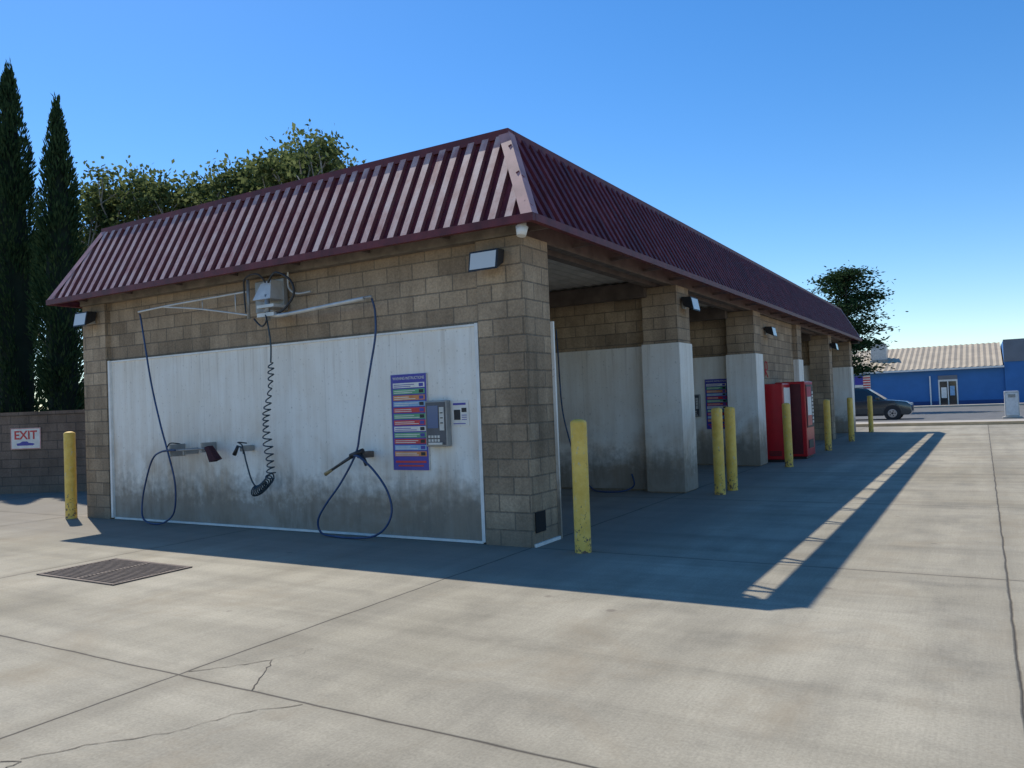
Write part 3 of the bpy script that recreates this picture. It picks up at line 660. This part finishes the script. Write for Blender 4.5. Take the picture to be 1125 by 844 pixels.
def broad(name,x,y,h,R,trunk_h,nl,leaf,lsize,mat,bark,flat=1.0,seed=1,clus=.5,lean=(0,0),spread=.75,depthn=5):
    T=empty(name); r=random.Random(seed); tips=[]; segs=[]
    ctr=V((x+lean[0],y+lean[1],h-R*flat))
    def grow(a,d,L,ra,lev):
        b=a+d*L; mid=a.lerp(b,.5)+V((r.gauss(0,.04),r.gauss(0,.04),r.gauss(0,.04)))*L
        segs.append((a,mid,ra,ra*.85)); segs.append((mid,b,ra*.85,ra*.68))
        if lev>=depthn: tips.append((b,r.uniform(.4,1.6))); return
        for i in range(r.choice((2,3,3))):
            nd=(d+V((r.gauss(0,spread),r.gauss(0,spread),r.gauss(.16,spread*.55)))).normalized()
            q=b+nd*L
            e=V(((q.x-ctr.x)/R,(q.y-ctr.y)/R,(q.z-ctr.z)/(R*flat)))
            if e.length>1.0: nd=(nd+(ctr-b).normalized()*.5).normalized()
            grow(b,nd,L*r.uniform(.68,.92),ra*.62,lev+1)
    base=V((x,y,0)); top=V((x+lean[0]*.4,y+lean[1]*.4,trunk_h)); R0=h*.022
    for i in range(4):
        a=i*math.pi/2+r.uniform(0,.8); grow(top,V((math.cos(a)*.55,math.sin(a)*.55,1)).normalized(),(h-trunk_h)*.30,R0*.62,1)
    zt=max(t[0].z for t in tips)+.2; sz=(h-trunk_h)/(zt-trunk_h)
    rx=sorted(math.hypot(t[0].x-x,t[0].y-y) for t in tips)[int(len(tips)*.93)]; sx=R/rx
    def T_(p): 
        return V((x+(p.x-x)*sx,y+(p.y-y)*sx,trunk_h+(p.z-trunk_h)*sz))
    vs=[];fs=[]
    def seg(a,b,ra,rb,n=6):
        d=(b-a).normalized(); u=d.orthogonal().normalized(); w=d.cross(u); k=len(vs)
        for p,q in((a,ra),(b,rb)):
            for i in range(n):
                t=2*math.pi*i/n; vs.append(p+(u*math.cos(t)+w*math.sin(t))*q)
        for i in range(n): fs.append((k+i,k+(i+1)%n,k+n+(i+1)%n,k+n+i))
    seg(base,top,R0*1.25,R0,10)
    for a,b,c_,d_ in segs: seg(T_(a),T_(b),c_,d_)
    mesh("trunk_and_limbs",vs,fs,bark,T,True)
    tp=np.array([tuple(T_(t[0])) for t in tips]); wt=np.array([t[1] for t in tips]); wt/=wt.sum()
    idx=rng.choice(len(tp),nl,p=wt)
    sc=rng.uniform(.6,1.35,(len(tp),1))
    p=tp[idx]+rng.normal(size=(nl,3))*clus*sc[idx]*np.array([1,1,.75])
    d=rng.normal(size=(nl,3))+np.array([0,0,-.3])
    leafmesh("foliage",p,d,leaf*.8,lsize,mat,T)
    return T
broad("sycamore_tree",-21.9,20.9,11.5,3.3,3.2,15000,.17,.20,SYC,BARKL,1.0,21,.33)
broad("sycamore_tree",-26.6,19.1,10.9,2.7,3.0,12000,.17,.20,SYC,BARKL,1.0,9,.33)
broad("sycamore_tree",-30.0,17.6,8.9,2.6,2.2,8500,.16,.19,SYC,BARKL,1.1,12,.32)
broad("sycamore_tree",-33.0,22.5,8.8,3.2,2.0,5000,.18,.22,SYC,BARKL,1.1,15,.34)

def cedar(x,y,h,R):
    T=empty("cedar_tree"); cyl("trunk",(x,y,0),(x+.1,y,h*.95),.28,.05,BARK,T,12)
    P=[];D=[];r=random.Random(5)
    for i in range(60):
        t=r.uniform(.30,1.0); z=h*t*.97; a=r.uniform(0,6.283); L=R*(1-abs(t-.70)*.9)*r.uniform(.65,1.1)
        if t>.9: L=R*.68*r.uniform(.6,1)
        e=V((x+L*math.cos(a),y+L*math.sin(a),z+L*.10))
        cyl("limb_%d"%i,(x,y,z-.3),e,.05,.012,BARK,T,6)
        for k in range(230):
            s=r.uniform(.1,1.05); c=V((x,y,z)).lerp(e,s); w=.20+.32*s
            P.append((c.x+r.gauss(0,w),c.y+r.gauss(0,w),c.z+r.gauss(0,.17)-abs(r.gauss(0,.1)))); D.append((math.cos(a)+r.gauss(0,.7),math.sin(a)+r.gauss(0,.7),r.gauss(0,.35)))
    leafmesh("foliage",P,D,.12,.28,CED,T)
cedar(-8.1,60,10.2,2.6)

# ---------------------------------------------------------------- light, sky, camera
sd=V((3.42,-1.72,-4.79)).normalized()
sl=bpy.data.lights.new("sun",'SUN'); sl.energy=4.5; sl.angle=math.radians(.5); sl.color=(1,.95,.86)
so=link(bpy.data.objects.new("sun",sl)); so.rotation_euler=sd.to_track_quat('-Z','Y').to_euler(); so.location=(-30,20,40)
w=bpy.data.worlds.new("World"); S.world=w; w.use_nodes=True; nt=w.node_tree
sk=nt.nodes.new('ShaderNodeTexSky'); sk.sky_type='NISHITA'; sk.sun_disc=False
sk.sun_elevation=math.asin(-sd.z); sk.sun_rotation=math.atan2(-sd.x,-sd.y)%(2*math.pi)
sk.air_density=1.0; sk.dust_density=.15; sk.ozone_density=3.5; sk.altitude=300
hs=nt.nodes.new('ShaderNodeHueSaturation'); hs.inputs['Hue'].default_value=.503; hs.inputs['Saturation'].default_value=1.3; hs.inputs['Value'].default_value=1.08
bg=nt.nodes["Background"]; bg.inputs[1].default_value=.15
nt.links.new(sk.outputs[0],hs.inputs['Color']); nt.links.new(hs.outputs[0],bg.inputs[0])

CX,CY,F=562.5,422,867
Yc=V((517.5,-2,-F)).normalized()
Xc=V((1452.5,79,F)); Xc=(Xc-Yc*Xc.dot(Yc)).normalized(); Zc=Xc.cross(Yc)
R=Matrix((Xc,Yc,Zc))       # camera -> world rotation
cam=bpy.data.cameras.new("camera"); co=link(bpy.data.objects.new("camera",cam))
cam.sensor_width=36; cam.lens=F/1125*36; cam.clip_end=3000; cam.clip_start=.05
co.matrix_world=Matrix.Translation((0,0,1.6))@R.to_4x4()
S.camera=co
S.view_settings.view_transform='Standard'; S.view_settings.look='None'; S.view_settings.exposure=0
